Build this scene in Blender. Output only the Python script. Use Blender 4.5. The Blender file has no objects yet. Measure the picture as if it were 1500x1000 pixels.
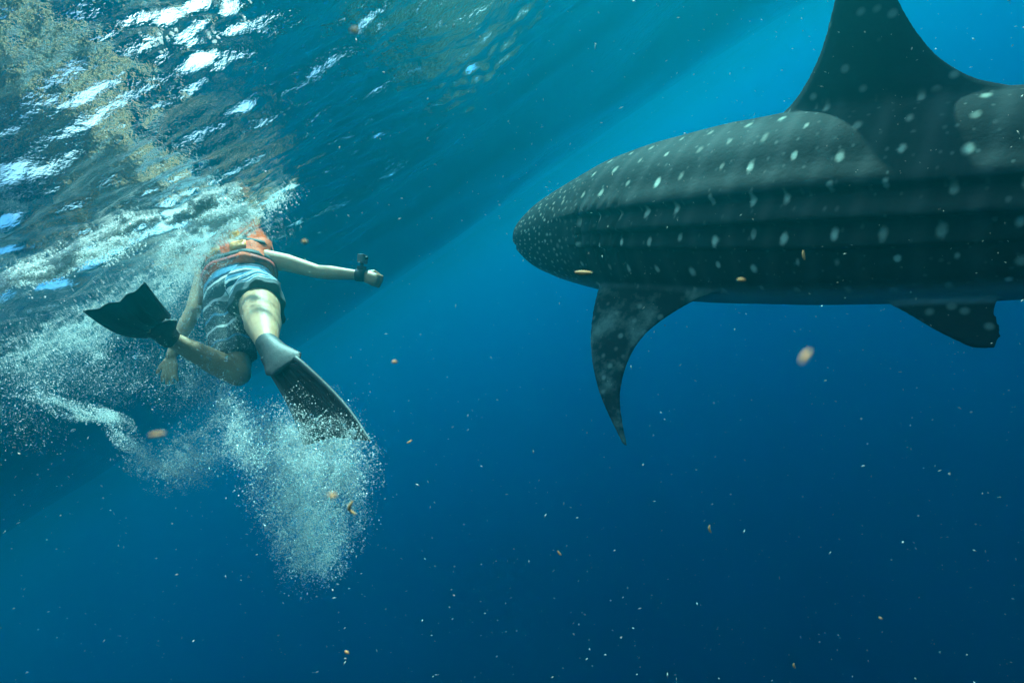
import bpy, math, random
import numpy as np
from mathutils import Vector, Matrix

# ------------------------------------------------------------------ camera, sky, sun, exposure
SC = bpy.context.scene
COL = SC.collection
R = math.radians
rng = np.random.default_rng(7)
random.seed(7)

PITCH, ROLL, CAM_Z = R(8.0), R(34.0), -0.95
FPX = 750.0                                              # focal length in pixels of a 1500 px wide frame
f_w = Vector((0, math.cos(PITCH), -math.sin(PITCH)))
u0 = Vector((0, math.sin(PITCH), math.cos(PITCH)))
r0 = Vector((1, 0, 0))
r_w = r0 * math.cos(ROLL) - u0 * math.sin(ROLL)
u_w = r0 * math.sin(ROLL) + u0 * math.cos(ROLL)
CAM = Vector((0, 0, CAM_Z))
cam_d = bpy.data.cameras.new('camera')
cam = bpy.data.objects.new('camera', cam_d)
COL.objects.link(cam)
rot = Matrix((r_w, u_w, -f_w)).transposed()
cam.matrix_world = Matrix.Translation(CAM) @ rot.to_4x4()
cam_d.sensor_width = 36
cam_d.lens = 36 * FPX / 1500
cam_d.clip_start = 0.02
cam_d.clip_end = 2000
cam_d.dof.use_dof = True
cam_d.dof.focus_distance = 2.4
cam_d.dof.aperture_fstop = cam_d.lens / 2.6            # an opening of about 2.6 mm
SC.camera = cam

SUN_EL, SUN_AZ = R(52.5), R(46)
to_sun = Vector((math.cos(SUN_EL) * math.sin(SUN_AZ), math.cos(SUN_EL) * math.cos(SUN_AZ), math.sin(SUN_EL)))
world = bpy.data.worlds.new('World')
SC.world = world
world.use_nodes = True
wn, wl = world.node_tree.nodes, world.node_tree.links
wn.clear()
wo = wn.new('ShaderNodeOutputWorld'); bg = wn.new('ShaderNodeBackground'); sky = wn.new('ShaderNodeTexSky')
sky.sky_type = 'NISHITA'; sky.sun_disc = False
sky.sun_elevation = SUN_EL; sky.sun_rotation = SUN_AZ
sky.dust_density = 0.3; sky.ozone_density = 5
bg.inputs['Strength'].default_value = 0.09
# broken white cloud over the blue
wtc = wn.new('ShaderNodeTexCoord'); wnz = wn.new('ShaderNodeTexNoise'); wrp = wn.new('ShaderNodeValToRGB'); wmx = wn.new('ShaderNodeMix')
wnz.inputs['Scale'].default_value = 2.6; wnz.inputs['Detail'].default_value = 6
wrp.color_ramp.elements[0].position = 0.44; wrp.color_ramp.elements[1].position = 0.58
wmx.data_type = 'RGBA'; wmx.inputs[7].default_value = (11.0, 11.0, 11.0, 1)
wl.new(wtc.outputs['Generated'], wnz.inputs['Vector']); wl.new(wnz.outputs['Fac'], wrp.inputs[0]); wl.new(wrp.outputs[0], wmx.inputs[0])
wl.new(sky.outputs[0], wmx.inputs[6]); wl.new(wmx.outputs[2], bg.inputs['Color']); wl.new(bg.outputs[0], wo.inputs['Surface'])

sun_d = bpy.data.lights.new('sun', 'SUN')
sun = bpy.data.objects.new('sun', sun_d)
COL.objects.link(sun)
sun_d.energy = 5.0; sun_d.angle = R(2.0); sun_d.color = (1.0, 0.96, 0.78)
sun.rotation_euler = to_sun.to_track_quat('Z', 'Y').to_euler()

SC.view_settings.view_transform = 'Standard'
SC.view_settings.look = 'None'
SC.view_settings.gamma = 1
SC.view_settings.use_curve_mapping = False
SC.view_settings.exposure = 1.8
SC.cycles.use_denoising = True
SC.cycles.max_bounces = 8
SC.cycles.volume_bounces = 3
SC.cycles.transparent_max_bounces = 24
SC.cycles.diffuse_bounces = 4
SC.cycles.glossy_bounces = 4
SC.cycles.caustics_reflective = False
SC.cycles.caustics_refractive = False
SC.cycles.sample_clamp_indirect = 6

# ------------------------------------------------------------------ helpers
def P(px, py, d):
    """a point d metres in front of the camera, given where the photograph shows it"""
    return CAM + r_w * ((px - 750) / FPX * d) + u_w * ((500 - py) / FPX * d) + f_w * d

Rn, Un, Fn, Cn = (np.array(v) for v in (r_w, u_w, f_w, CAM))
def Pn(px, py, d):
    px, py, d = (np.asarray(a, float)[..., None] for a in (px, py, d))
    return Cn + Rn * ((px - 750) / FPX * d) + Un * ((500 - py) / FPX * d) + Fn * d

def S(px, py, z=0.0):
    """where the line of sight through a photograph position meets the level z"""
    v = P(px, py, 1.0) - CAM
    return CAM + v * ((z - CAM_Z) / v.z)

def nodes_of(name):
    m = bpy.data.materials.new(name); m.use_nodes = True
    nt = m.node_tree
    nt.nodes.clear()
    out = nt.nodes.new('ShaderNodeOutputMaterial')
    return m, nt.nodes, nt.links, out

def math_node(n, l, op, a, b=None, c=None, clamp=False):
    m = n.new('ShaderNodeMath'); m.operation = op; m.use_clamp = clamp
    for i, v in enumerate((a, b, c)):
        if v is None: continue
        if isinstance(v, (int, float)): m.inputs[i].default_value = v
        else: l.new(v, m.inputs[i])
    return m.outputs[0]

def mixc(n, l, f, a, b):
    m = n.new('ShaderNodeMix'); m.data_type = 'RGBA'
    for s, v in ((m.inputs[0], f), (m.inputs[6], a), (m.inputs[7], b)):
        if isinstance(v, (int, float)): s.default_value = v
        elif isinstance(v, tuple): s.default_value = (*v, 1) if len(v) == 3 else v
        else: l.new(v, s)
    return m.outputs[2]

def ramp(n, l, f, stops):
    r = n.new('ShaderNodeValToRGB')
    e = r.color_ramp.elements
    while len(e) < len(stops): e.new(0.5)
    for x, (p, c) in zip(e, stops):
        x.position = p
        x.color = (*c, 1) if isinstance(c, tuple) else (c, c, c, 1)
    l.new(f, r.inputs[0])
    return r.outputs[0]

def noise(n, l, scale, detail=3, rough=0.5, vec=None):
    t = n.new('ShaderNodeTexNoise')
    t.inputs['Scale'].default_value = scale; t.inputs['Detail'].default_value = detail
    t.inputs['Roughness'].default_value = rough
    if vec is None:
        tc = n.new('ShaderNodeTexCoord'); vec = tc.outputs['Object']
    l.new(vec, t.inputs['Vector'])
    return t.outputs['Fac']

def simple_mat(name, c0, c1, rough=0.5, scale=20, bump=0.0, spec=0.5, trans=0.0, sss=0.0):
    m, n, l, out = nodes_of(name)
    b = n.new('ShaderNodeBsdfPrincipled')
    f = noise(n, l, scale, 4, 0.6)
    l.new(mixc(n, l, ramp(n, l, f, [(0.3, 0.0), (0.7, 1.0)]), c0, c1), b.inputs['Base Color'])
    b.inputs['Roughness'].default_value = rough
    b.inputs['Specular IOR Level'].default_value = spec
    b.inputs['Transmission Weight'].default_value = trans
    if sss:
        b.inputs['Subsurface Weight'].default_value = sss
        b.inputs['Subsurface Radius'].default_value = (0.02, 0.008, 0.004)
    if bump:
        bn = n.new('ShaderNodeBump'); bn.inputs['Strength'].default_value = bump; bn.inputs['Distance'].default_value = 0.01
        l.new(noise(n, l, scale * 4, 3), bn.inputs['Height']); l.new(bn.outputs[0], b.inputs['Normal'])
    l.new(b.outputs[0], out.inputs['Surface'])
    return m

def mesh_np(name, V, F, smooth=True):
    """a mesh from an array of points and an array of equal-sided faces"""
    V = np.asarray(V, np.float32); F = np.asarray(F, np.int32)
    me = bpy.data.meshes.new(name)
    k = F.shape[1]
    me.vertices.add(len(V)); me.vertices.foreach_set('co', V.ravel())
    me.loops.add(F.size); me.loops.foreach_set('vertex_index', F.ravel())
    me.polygons.add(len(F))
    me.polygons.foreach_set('loop_start', np.arange(len(F), dtype=np.int32) * k)
    me.polygons.foreach_set('use_smooth', np.full(len(F), smooth))
    me.update(calc_edges=True)
    return me

def link(name, me, mat=None, parent=None, origin=None):
    o = bpy.data.objects.new(name, me)
    COL.objects.link(o)
    if mat is not None:
        me.materials.clear(); me.materials.append(mat)
    if parent is not None: o.parent = parent
    if origin is not None: o.location = origin
    return o

def empty(name, loc):
    o = bpy.data.objects.new(name, None); COL.objects.link(o); o.location = loc
    o.empty_display_size = 0.1
    return o

def tag(o, label=None, cat=None, group=None, kind=None):
    for k, v in (('label', label), ('category', cat), ('group', group), ('kind', kind)):
        if v: o[k] = v
    return o

class Soup:
    """collects shapes (world positions) into one mesh"""
    def __init__(s): s.v = []; s.f = []
    def add(s, V, F):
        k = len(s.v); s.v += [tuple(p) for p in V]; s.f += [tuple(i + k for i in q) for q in F]
    def loft(s, rings, cap=True):
        m = len(rings[0]); V = [p for r in rings for p in r]; F = []
        for i in range(len(rings) - 1):
            for j in range(m):
                F.append((i * m + j, i * m + (j + 1) % m, (i + 1) * m + (j + 1) % m, (i + 1) * m + j))
        if cap:
            F.append(tuple(range(m))[::-1]); F.append(tuple((len(rings) - 1) * m + j for j in range(m)))
        s.add(V, F)
    def limb(s, pts, radii, seg=16, flat=None):
        """a round-ended tapered tube through pts"""
        pts = [Vector(p) for p in pts]
        rings = []
        a, b = pts[0], pts[-1]
        d0 = (pts[1] - a).normalized(); d1 = (b - pts[-2]).normalized()
        seq = []
        for t in (80, 55, 30):
            seq.append((a - d0 * radii[0] * math.sin(R(t)), radii[0] * math.cos(R(t)), d0))
        for i, p in enumerate(pts):
            if i == 0: d = d0
            elif i == len(pts) - 1: d = d1
            else: d = ((pts[i + 1] - p).normalized() + (p - pts[i - 1]).normalized()).normalized()
            seq.append((p, radii[i], d))
        for t in (30, 55, 80):
            seq.append((b + d1 * radii[-1] * math.sin(R(t)), radii[-1] * math.cos(R(t)), d1))
        ref = Vector((0.3, 0.2, 1)) if flat is None else Vector(flat[0])
        for p, r, d in seq:
            x = d.cross(ref).normalized(); y = x.cross(d).normalized()
            k = 1.0 if flat is None else flat[1]
            rings.append([p + x * r * math.cos(2 * math.pi * j / seg) + y * r * k * math.sin(2 * math.pi * j / seg) for j in range(seg)])
        s.loft(rings)
    def ellipsoid(s, c, ax, seg=20, rows=12):
        c = Vector(c); rings = []
        for i in range(1, rows):
            a = math.pi * i / rows
            rings.append([c + ax[2] * math.cos(a) + (ax[0] * math.cos(2 * math.pi * j / seg) + ax[1] * math.sin(2 * math.pi * j / seg)) * math.sin(a) for j in range(seg)])
        s.loft(rings)
    def box(s, c, ax):
        c = Vector(c)
        V = [c + ax[0] * i + ax[1] * j + ax[2] * k for i in (-1, 1) for j in (-1, 1) for k in (-1, 1)]
        s.add(V, [(0, 1, 3, 2), (4, 6, 7, 5), (0, 4, 5, 1), (2, 3, 7, 6), (0, 2, 6, 4), (1, 5, 7, 3)])
    def mesh(s, name, origin=(0, 0, 0)):
        o = Vector(origin)
        me = bpy.data.meshes.new(name)
        me.from_pydata([tuple(Vector(p) - o) for p in s.v], [], s.f)
        me.update()
        me.polygons.foreach_set('use_smooth', [True] * len(me.polygons))
        return me
    def skin(s, name, origin=(0, 0, 0), voxel=0.006, smooth=6, bevel=None):
        """one continuous surface round everything collected"""
        me = s.mesh(name, origin)
        t = bpy.data.objects.new('t', me); COL.objects.link(t)
        md = t.modifiers.new('r', 'REMESH'); md.mode = 'VOXEL'; md.voxel_size = voxel; md.use_smooth_shade = True
        if smooth:
            ms = t.modifiers.new('s', 'SMOOTH'); ms.iterations = smooth; ms.factor = 0.5
        dg = bpy.context.evaluated_depsgraph_get()
        res = bpy.data.meshes.new_from_object(t.evaluated_get(dg))
        bpy.data.objects.remove(t); bpy.data.meshes.remove(me)
        res.name = name
        res.polygons.foreach_set('use_smooth', [True] * len(res.polygons))
        return res

def co_of(me):
    a = np.empty(len(me.vertices) * 3, np.float32); me.vertices.foreach_get('co', a)
    return a.reshape(-1, 3).astype(float)

def bevelled(me, w=0.004, seg=2):
    t = bpy.data.objects.new('t', me); COL.objects.link(t)
    md = t.modifiers.new('b', 'BEVEL'); md.width = w; md.segments = seg; md.limit_method = 'ANGLE'
    res = bpy.data.meshes.new_from_object(t.evaluated_get(bpy.context.evaluated_depsgraph_get()))
    bpy.data.objects.remove(t)
    res.polygons.foreach_set('use_smooth', [False] * len(res.polygons))
    return res

# ------------------------------------------------------------------ the sea surface
def wave_height(x, y):
    """swell, chop and ripples: a sum of travelling waves plus steeper broken patches"""
    g = np.random.default_rng(21)
    z = np.zeros_like(x)
    wind = R(78)
    fade = np.clip(1.3 - np.hypot(x, y) / 30, 0.15, 1)
    wx = x + 0.10 * np.sin(1.7 * y + 0.6 * x) + 0.03 * np.sin(6.1 * x - 3 * y)
    wy = y + 0.10 * np.sin(1.3 * x - 0.9 * y) + 0.03 * np.sin(5.3 * y + 4 * x)
    calm = np.clip(1.25 - (np.hypot(x + 1.4, y - 1.8) - 0.8) / 2.6, 0.30, 1)
    for band in range(13):
        lam_b = 5.0 * 0.70 ** band
        for k in range(4 if band < 4 else 6):
            L = lam_b * g.uniform(0.8, 1.2)
            th = wind + g.normal(0, 0.42 if band < 7 else 0.75)
            kk = 2 * math.pi / L
            ph = g.uniform(0, 2 * math.pi)
            slope = 0.024 if band < 4 else (0.027 if band < 8 else 0.034)
            arg = kk * (math.cos(th) * wx + math.sin(th) * wy) + ph
            a = slope / kk
            env = 1.0
            if band >= 5:
                q = g.uniform(0.5, 1.1, 2); p2 = g.uniform(0, 6.28, 2)
                env = 0.35 + 1.0 * np.clip(np.sin(q[0] * x * 1.6 + p2[0] + 0.8 * y) * np.sin(q[1] * y * 1.8 + p2[1] - 0.5 * x) + 0.25, 0, 1)
            z += a * env * (np.sin(arg) + 0.25 * np.cos(2 * arg)) * (fade if L > 1.6 else fade * calm)
    z += -0.40 * np.exp(-((y - 5.6 - 0.06 * x + 0.25 * np.sin(0.5 * x)) / 1.7) ** 2) + 0.12 * np.exp(-((y - 9.5) / 2.0) ** 2)
    for (px, py, r, amp, lm) in PATCH:
        c = S(px, py)
        d2 = ((x - c.x) ** 2 + (y - c.y) ** 2) / r ** 2
        e = np.exp(-d2)
        h = np.zeros_like(x)
        for k in range(5):
            th = wind + g.normal(0, 0.9); L = lm * g.uniform(0.6, 1.5); kk = 2 * math.pi / L
            h += amp / kk * np.sin(kk * (math.cos(th) * wx + math.sin(th) * wy) + g.uniform(0, 6.28))
        z += e * h
    return z

PATCH = [(310, 40, 0.17, 0.24, 0.14), (330, 110, 0.10, 0.2, 0.10), (700, 90, 0.24, 0.20, 0.16), (520, 205, 0.2, 0.22, 0.14),
         (370, 180, 0.10, 0.2, 0.12), (60, 60, 0.2, 0.06, 0.09), (40, 180, 0.22, 0.06, 0.09), (270, 320, 0.35, 0.22, 0.12),
         (120, 250, 0.3, 0.07, 0.09), (60, 420, 0.6, 0.2, 0.16), (350, 320, 0.3, 0.2, 0.12), (760, 10, 0.12, 0.2, 0.16)]

def spaced(c, fine, half_fine, far, growth=1.06):
    out = list(np.arange(0, half_fine, fine)); s = fine; p = out[-1]
    while p < far:
        s *= growth; p += s; out.append(p)
    a = np.array(out)
    return np.concatenate([c - a[:0:-1], c + a])

gx = spaced(-0.6, 0.017, 2.9, 165)
gy = spaced(2.6, 0.017, 2.7, 165)
X, Y = np.meshgrid(gx, gy)
Z = wave_height(X, Y)
nx, ny = len(gx), len(gy)
idx = np.arange(nx * ny).reshape(ny, nx)
Fq = np.stack([idx[:-1, :-1], idx[:-1, 1:], idx[1:, 1:], idx[1:, :-1]], -1).reshape(-1, 4)
me = mesh_np('water_surface', np.stack([X, Y, Z], -1).reshape(-1, 3), Fq)

m, n, l, out = nodes_of('sea_surface')
tc = n.new('ShaderNodeTexCoord')
mp = n.new('ShaderNodeMapping'); mp.inputs['Scale'].default_value = (1, 1.0, 1)
l.new(tc.outputs['Object'], mp.inputs['Vector'])
bn = n.new('ShaderNodeBump'); bn.inputs['Strength'].default_value = 0.5; bn.inputs['Distance'].default_value = 0.012
l.new(noise(n, l, 26, 4, 0.6, mp.outputs[0]), bn.inputs['Height'])
fr = n.new('ShaderNodeFresnel'); fr.inputs['IOR'].default_value = 1.333
l.new(bn.outputs[0], fr.inputs['Normal'])
gl = n.new('ShaderNodeBsdfGlossy'); gl.inputs['Roughness'].default_value = 0.03
l.new(bn.outputs[0], gl.inputs['Normal'])
tr = n.new('ShaderNodeBsdfTransparent')
mx = n.new('ShaderNodeMixShader')
l.new(fr.outputs[0], mx.inputs[0]); l.new(tr.outputs[0], mx.inputs[1]); l.new(gl.outputs[0], mx.inputs[2])
l.new(mx.outputs[0], out.inputs['Surface'])
surf = tag(link('water_surface', me, m), 'rippled underside of the sea surface', None, None, 'structure')

# the sea water itself: a closed body of even blue-green haze round the camera and everything
s = Soup()
s.box((0, 0, -89.2), (Vector((150, 0, 0)), Vector((0, 150, 0)), Vector((0, 0, 90.0))))
m, n, l, out = nodes_of('sea_water')
pv = n.new('ShaderNodeVolumePrincipled')
pv.inputs['Color'].default_value = (0.002, 0.168, 0.194, 1)
pv.inputs['Density'].default_value = 0.30
pv.inputs['Absorption Color'].default_value = (0.0, 0.616, 0.85, 1)
pv.inputs['Anisotropy'].default_value = 0.88
l.new(pv.outputs[0], out.inputs['Volume'])
hz = link('haze', s.mesh('haze'), m)
tag(hz, 'clear blue green sea water fading into the deep', None, None, 'stuff')

# ------------------------------------------------------------------ whale shark, modelled straight along x from the snout
LEN = 5.0
#       x     top    bottom  half width   centre z
ST = [(0.00, 0.070, 0.085, 0.17, 0.00), (0.03, 0.115, 0.130, 0.23, 0.00), (0.10, 0.155, 0.180, 0.30, 0.00), (0.25, 0.230, 0.275, 0.38, 0.0),
      (0.50, 0.305, 0.345, 0.44, 0.0), (0.80, 0.390, 0.400, 0.475, 0.0), (1.10, 0.425, 0.430, 0.480, 0.0), (1.50, 0.448, 0.437, 0.465, 0.0),
      (2.00, 0.460, 0.415, 0.435, 0.0), (2.50, 0.405, 0.375, 0.375, 0.0), (3.00, 0.325, 0.310, 0.29, 0.0), (3.50, 0.235, 0.225, 0.205, 0.02),
      (4.00, 0.150, 0.145, 0.14, 0.04), (4.40, 0.095, 0.090, 0.095, 0.06), (4.70, 0.06, 0.06, 0.05, 0.08)]
ST = np.array(ST)
xs = np.concatenate([np.linspace(0, 0.1, 8)[:-1], np.linspace(0.1, 4.7, 110)])
prof = [np.interp(xs, ST[:, 0], ST[:, k]) for k in range(1, 5)]
for k in range(4):                                      # ease the corners of the profile
    a = prof[k]; 
    for _ in range(3): a[9:-1] = (a[8:-2] + 2 * a[9:-1] + a[10:]) / 4
sh = Soup()
rings = []
NS = 72
for i, x in enumerate(xs):
    tp, bt, hw, cz = (p[i] for p in prof)
    ring = []
    for j in range(NS):
        a = 2 * math.pi * j / NS
        c, sn = math.cos(a), math.sin(a)
        e = 0.92
        yy = hw * math.copysign(abs(sn) ** e, sn)
        zz = (tp if c > 0 else bt) * math.copysign(abs(c) ** e, c)
        ring.append((x, yy, cz + zz))
    rings.append(ring)
sh.loft(rings)

def plate_fin(soup, outline, frame, thick):
    """a fin from (chord, span) outline points: leading side out, trailing side back. frame maps (chord, span, normal) to space"""
    lead, trail = outline
    nspan, nch = 26, 18
    def at(curve, t):
        c = np.array(curve); s_ = np.linspace(0, 1, len(c))
        # Catmull-Rom through the points
        k = min(int(t * (len(c) - 1)), len(c) - 2); u = t * (len(c) - 1) - k
        p0, p1, p2, p3 = c[max(k - 1, 0)], c[k], c[k + 1], c[min(k + 2, len(c) - 1)]
        return 0.5 * ((2 * p1) + (-p0 + p2) * u + (2 * p0 - 5 * p1 + 4 * p2 - p3) * u * u + (-p0 + 3 * p1 - 3 * p2 + p3) * u ** 3)
    rings = []
    for i in range(nspan + 1):
        t = i / nspan
        A, B = at(lead, t), at(trail, t)
        th = thick * (1 - 0.72 * t)
        ring = []
        for sgn in (1, -1):
            rngj = range(nch + 1) if sgn > 0 else range(nch - 1, 0, -1)
            for j in rngj:
                u = j / nch
                q = A * (1 - u) + B * u
                w = th * (1.9 * math.sqrt(max(u, 0)) * (1 - u) ** 0.85 + 0.10 * math.sin(math.pi * u)) + 0.0055
                ring.append(frame(q[0], q[1], sgn * w))
        rings.append(ring)
    soup.loft(rings)

def fr_dorsal(c, sp, w): return (c - (0.05 + 0.05 * min(max(sp - 0.34, 0), 0.7) if c < 3 else 0), w, sp)
# first dorsal: leading side and trailing side as (x, z)
plate_fin(sh, ([(1.70, 0.34), (1.92, 0.49), (2.04, 0.64), (2.11, 0.80), (2.16, 0.95), (2.22, 1.08)],
               [(2.44, 0.30), (2.67, 0.365), (2.53, 0.45), (2.41, 0.58), (2.31, 0.81), (2.27, 1.09)]), fr_dorsal, 0.085)
# second dorsal, anal, tail
plate_fin(sh, ([(3.35, 0.18), (3.50, 0.30), (3.62, 0.42)], [(3.62, 0.14), (3.70, 0.28), (3.70, 0.42)]), fr_dorsal, 0.03)
plate_fin(sh, ([(3.45, -0.14), (3.58, -0.27), (3.68, -0.36)], [(3.68, -0.12), (3.74, -0.25), (3.74, -0.36)]), fr_dorsal, 0.03)
plate_fin(sh, ([(4.45, 0.05), (4.70, 0.35), (4.95, 0.70), (5.25, 1.02)], [(4.80, 0.02), (4.88, 0.30), (5.08, 0.65), (5.30, 1.02)]), fr_dorsal, 0.05)
plate_fin(sh, ([(4.45, 0.08), (4.62, -0.15), (4.80, -0.40)], [(4.80, 0.06), (4.78, -0.15), (4.86, -0.42)]), fr_dorsal, 0.04)
# pectorals: swept down and back
for sg in (-1, 1):
    def fr_pec(c, sp, w, sg=sg):
        y = 0.36 + sp * 0.82 - 0.10 * sp * sp; z = -0.22 - sp * 0.52 - 0.10 * sp * sp
        return (c - 0.09, sg * (y + w * 0.53), z + w * 0.85)
    plate_fin(sh, ([(0.98, 0.0), (1.02, 0.20), (1.11, 0.45), (1.27, 0.70), (1.50, 0.93)],
                   [(1.84, 0.0), (1.62, 0.12), (1.42, 0.36), (1.40, 0.66), (1.53, 0.94)]), fr_pec, 0.05)
    def fr_pel(c, sp, w, sg=sg):
        return (c - 0.05, sg * (0.22 + sp * 0.62 + w * 0.75), -0.27 - sp * 0.70 + w * 0.6)
    plate_fin(sh, ([(2.20, 0.0), (2.38, 0.09), (2.51, 0.17), (2.62, 0.225)],
                   [(2.69, 0.0), (2.67, 0.07), (2.70, 0.15), (2.69, 0.22)]), fr_pel, 0.035)
shark_me = sh.skin('body', (0, 0, 0), 0.0105, 5)

# ridges, gill slits and mouth pressed into that surface
V = co_of(shark_me)
x, y, z = V.T
cz = np.interp(x, xs, prof[3]); tp = np.interp(x, xs, prof[0]); bt = np.interp(x, xs, prof[1]); hw = np.interp(x, xs, prof[2])
zz = z - cz
zn = np.where(zz > 0, zz / np.maximum(tp, 0.02), zz / np.maximum(bt, 0.02)); yn = y / np.maximum(hw, 0.02)
phi = np.arctan2(np.abs(yn), zn)                         # 0 on the back, pi on the belly
rad = np.hypot(yn, zn)
onbody = np.clip((1.10 - rad) / 0.07, 0, 1) * (x < 4.6)
nrm = np.stack([np.zeros_like(x), y, zz], -1); nrm /= np.maximum(np.linalg.norm(nrm, axis=1, keepdims=True), 1e-4)
disp = np.zeros_like(x)
def keel(p0, a, w_up, w_dn, x0, x1, x2, x3):
    env = np.clip((x - x0) / (x1 - x0), 0, 1) * np.clip((x3 - x) / (x3 - x2), 0, 1)
    d = phi - p0
    return a * env * np.where(d < 0, np.exp(-(d / w_up) ** 2), np.exp(-(d / w_dn) ** 2))
disp += keel(1.08 + 0.02 * (x - 1.5), 0.045, 0.17, 0.03, 0.62, 1.0, 3.6, 4.3)
disp += keel(1.31 + 0.04 * (x - 1.5), 0.062, 0.13, 0.03, 0.85, 1.2, 3.6, 4.3)
disp += keel(1.52 + 0.08 * (x - 1.5), 0.040, 0.12, 0.03, 0.75, 1.1, 2.2, 2.9)
disp += keel(0.0, 0.012, 0.12, 0.12, 0.7, 1.2, 1.6, 1.8)
for k in range(5):                                       # gill slits
    gxk = 0.86 + 0.07 * k + 0.05 * np.cos(phi - 1.3)
    e = np.exp(-((x - gxk) / 0.011) ** 2) * np.exp(-((phi - 1.35) / 0.42) ** 4)
    disp -= 0.022 * e
    disp += 0.007 * np.exp(-((x - gxk + 0.03) / 0.02) ** 2) * np.exp(-((phi - 1.35) / 0.42) ** 4)
V2 = V + nrm * (disp * onbody)[:, None]
mouth = np.exp(-((z + 0.012 + 0.10 * np.clip(x, 0, 0.3)) / 0.012) ** 2) * np.clip((0.26 - x) / 0.1, 0, 1)
V2[:, 0] += 0.03 * mouth * (x < 0.12)
V2 = V2 - nrm * (0.03 * mouth * onbody * (x >= 0.02))[:, None]
shark_me.vertices.foreach_set('co', V2.astype(np.float32).ravel()); shark_me.update()
at_ = shark_me.attributes.new('skin_map', 'FLOAT_VECTOR', 'POINT')
at_.data.foreach_set('vector', np.stack([x, phi / math.pi, onbody], -1).astype(np.float32).ravel())

m, n, l, out = nodes_of('whale_shark_skin')
b = n.new('ShaderNodeBsdfPrincipled')
an = n.new('ShaderNodeAttribute'); an.attribute_name = 'skin_map'
sx = n.new('ShaderNodeSeparateXYZ'); l.new(an.outputs['Vector'], sx.inputs[0])
xo, po, bo = sx.outputs
oc = n.new('ShaderNodeTexCoord').outputs['Object']
def vmath(op, a, b_=None):
    v = n.new('ShaderNodeVectorMath'); v.operation = op
    for i, q in enumerate((a, b_)):
        if q is None: continue
        if isinstance(q, tuple): v.inputs[i].default_value = q
        else: l.new(q, v.inputs[i])
    return v.outputs['Value'] if op == 'LENGTH' else v.outputs[0]
def spots(fx, fp, rnd, r_in, r_out, tall):
    """one pale spot in each cell of a loose grid over the skin, taller than long"""
    cb = n.new('ShaderNodeCombineXYZ')
    l.new(math_node(n, l, 'MULTIPLY', xo, fx), cb.inputs[0]); l.new(math_node(n, l, 'MULTIPLY', po, fp), cb.inputs[1])
    cell = vmath('FLOOR', cb.outputs[0])
    wn_ = n.new('ShaderNodeTexWhiteNoise'); wn_.noise_dimensions = '2D'; l.new(cell, wn_.inputs['Vector'])
    jit = vmath('MULTIPLY', vmath('SUBTRACT', wn_.outputs['Color'], (0.5, 0.5, 0.5)), (rnd, rnd, 0))
    loc = vmath('SUBTRACT', vmath('SUBTRACT', vmath('FRACTION', cb.outputs[0]), (0.5, 0.5, 0)), jit)
    dist = vmath('LENGTH', vmath('MULTIPLY', loc, (1.0, 1.0 / tall, 0)))
    dist = math_node(n, l, 'ADD', dist, math_node(n, l, 'MULTIPLY_ADD', noise(n, l, 25, 2, 0.5, oc), 0.10, -0.05))
    sc_ = n.new('ShaderNodeSeparateColor'); l.new(wn_.outputs['Color'], sc_.inputs[0])
    dist = math_node(n, l, 'DIVIDE', dist, math_node(n, l, 'MULTIPLY_ADD', sc_.outputs[1], 0.5, 0.7))
    mr = n.new('ShaderNodeMapRange'); mr.interpolation_type = 'SMOOTHSTEP'
    l.new(dist, mr.inputs[0]); mr.inputs[1].default_value = r_in; mr.inputs[2].default_value = r_out
    mr.inputs[3].default_value = 1; mr.inputs[4].default_value = 0
    return math_node(n, l, 'MULTIPLY', mr.outputs[0], math_node(n, l, 'MULTIPLY_ADD', sc_.outputs[2], 0.6, 0.45))
body_sp = spots(6.2, 9.6, 0.30, 0.02, 0.120, 1.9)
head_sp = spots(16, 24, 0.8, 0.06, 0.22, 1.3)
hm = n.new('ShaderNodeMapRange'); l.new(xo, hm.inputs[0]); hm.inputs[1].default_value = 0.62; hm.inputs[2].default_value = 0.9
hm.clamp = True
belly = n.new('ShaderNodeMapRange'); belly.interpolation_type = 'SMOOTHSTEP'; l.new(po, belly.inputs[0])
belly.inputs[1].default_value = 0.64; belly.inputs[2].default_value = 0.74
sp_head = math_node(n, l, 'MULTIPLY', head_sp, math_node(n, l, 'SUBTRACT', 1.0, hm.outputs[0]))
sp_body = math_node(n, l, 'MULTIPLY', body_sp, hm.outputs[0])
sp = math_node(n, l, 'ADD', math_node(n, l, 'MULTIPLY', sp_head, 0.7), sp_body, clamp=True)
fin_sp = math_node(n, l, 'POWER', bo, 2.0)
sp = math_node(n, l, 'MULTIPLY', sp, fin_sp)
tops = n.new('ShaderNodeMapRange'); l.new(po, tops.inputs[0]); tops.inputs[1].default_value = 0.12; tops.inputs[2].default_value = 0.36
tops.inputs[3].default_value = 0.45; tops.inputs[4].default_value = 1.0
sp = math_node(n, l, 'MULTIPLY', sp, tops.outputs[0])
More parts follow.
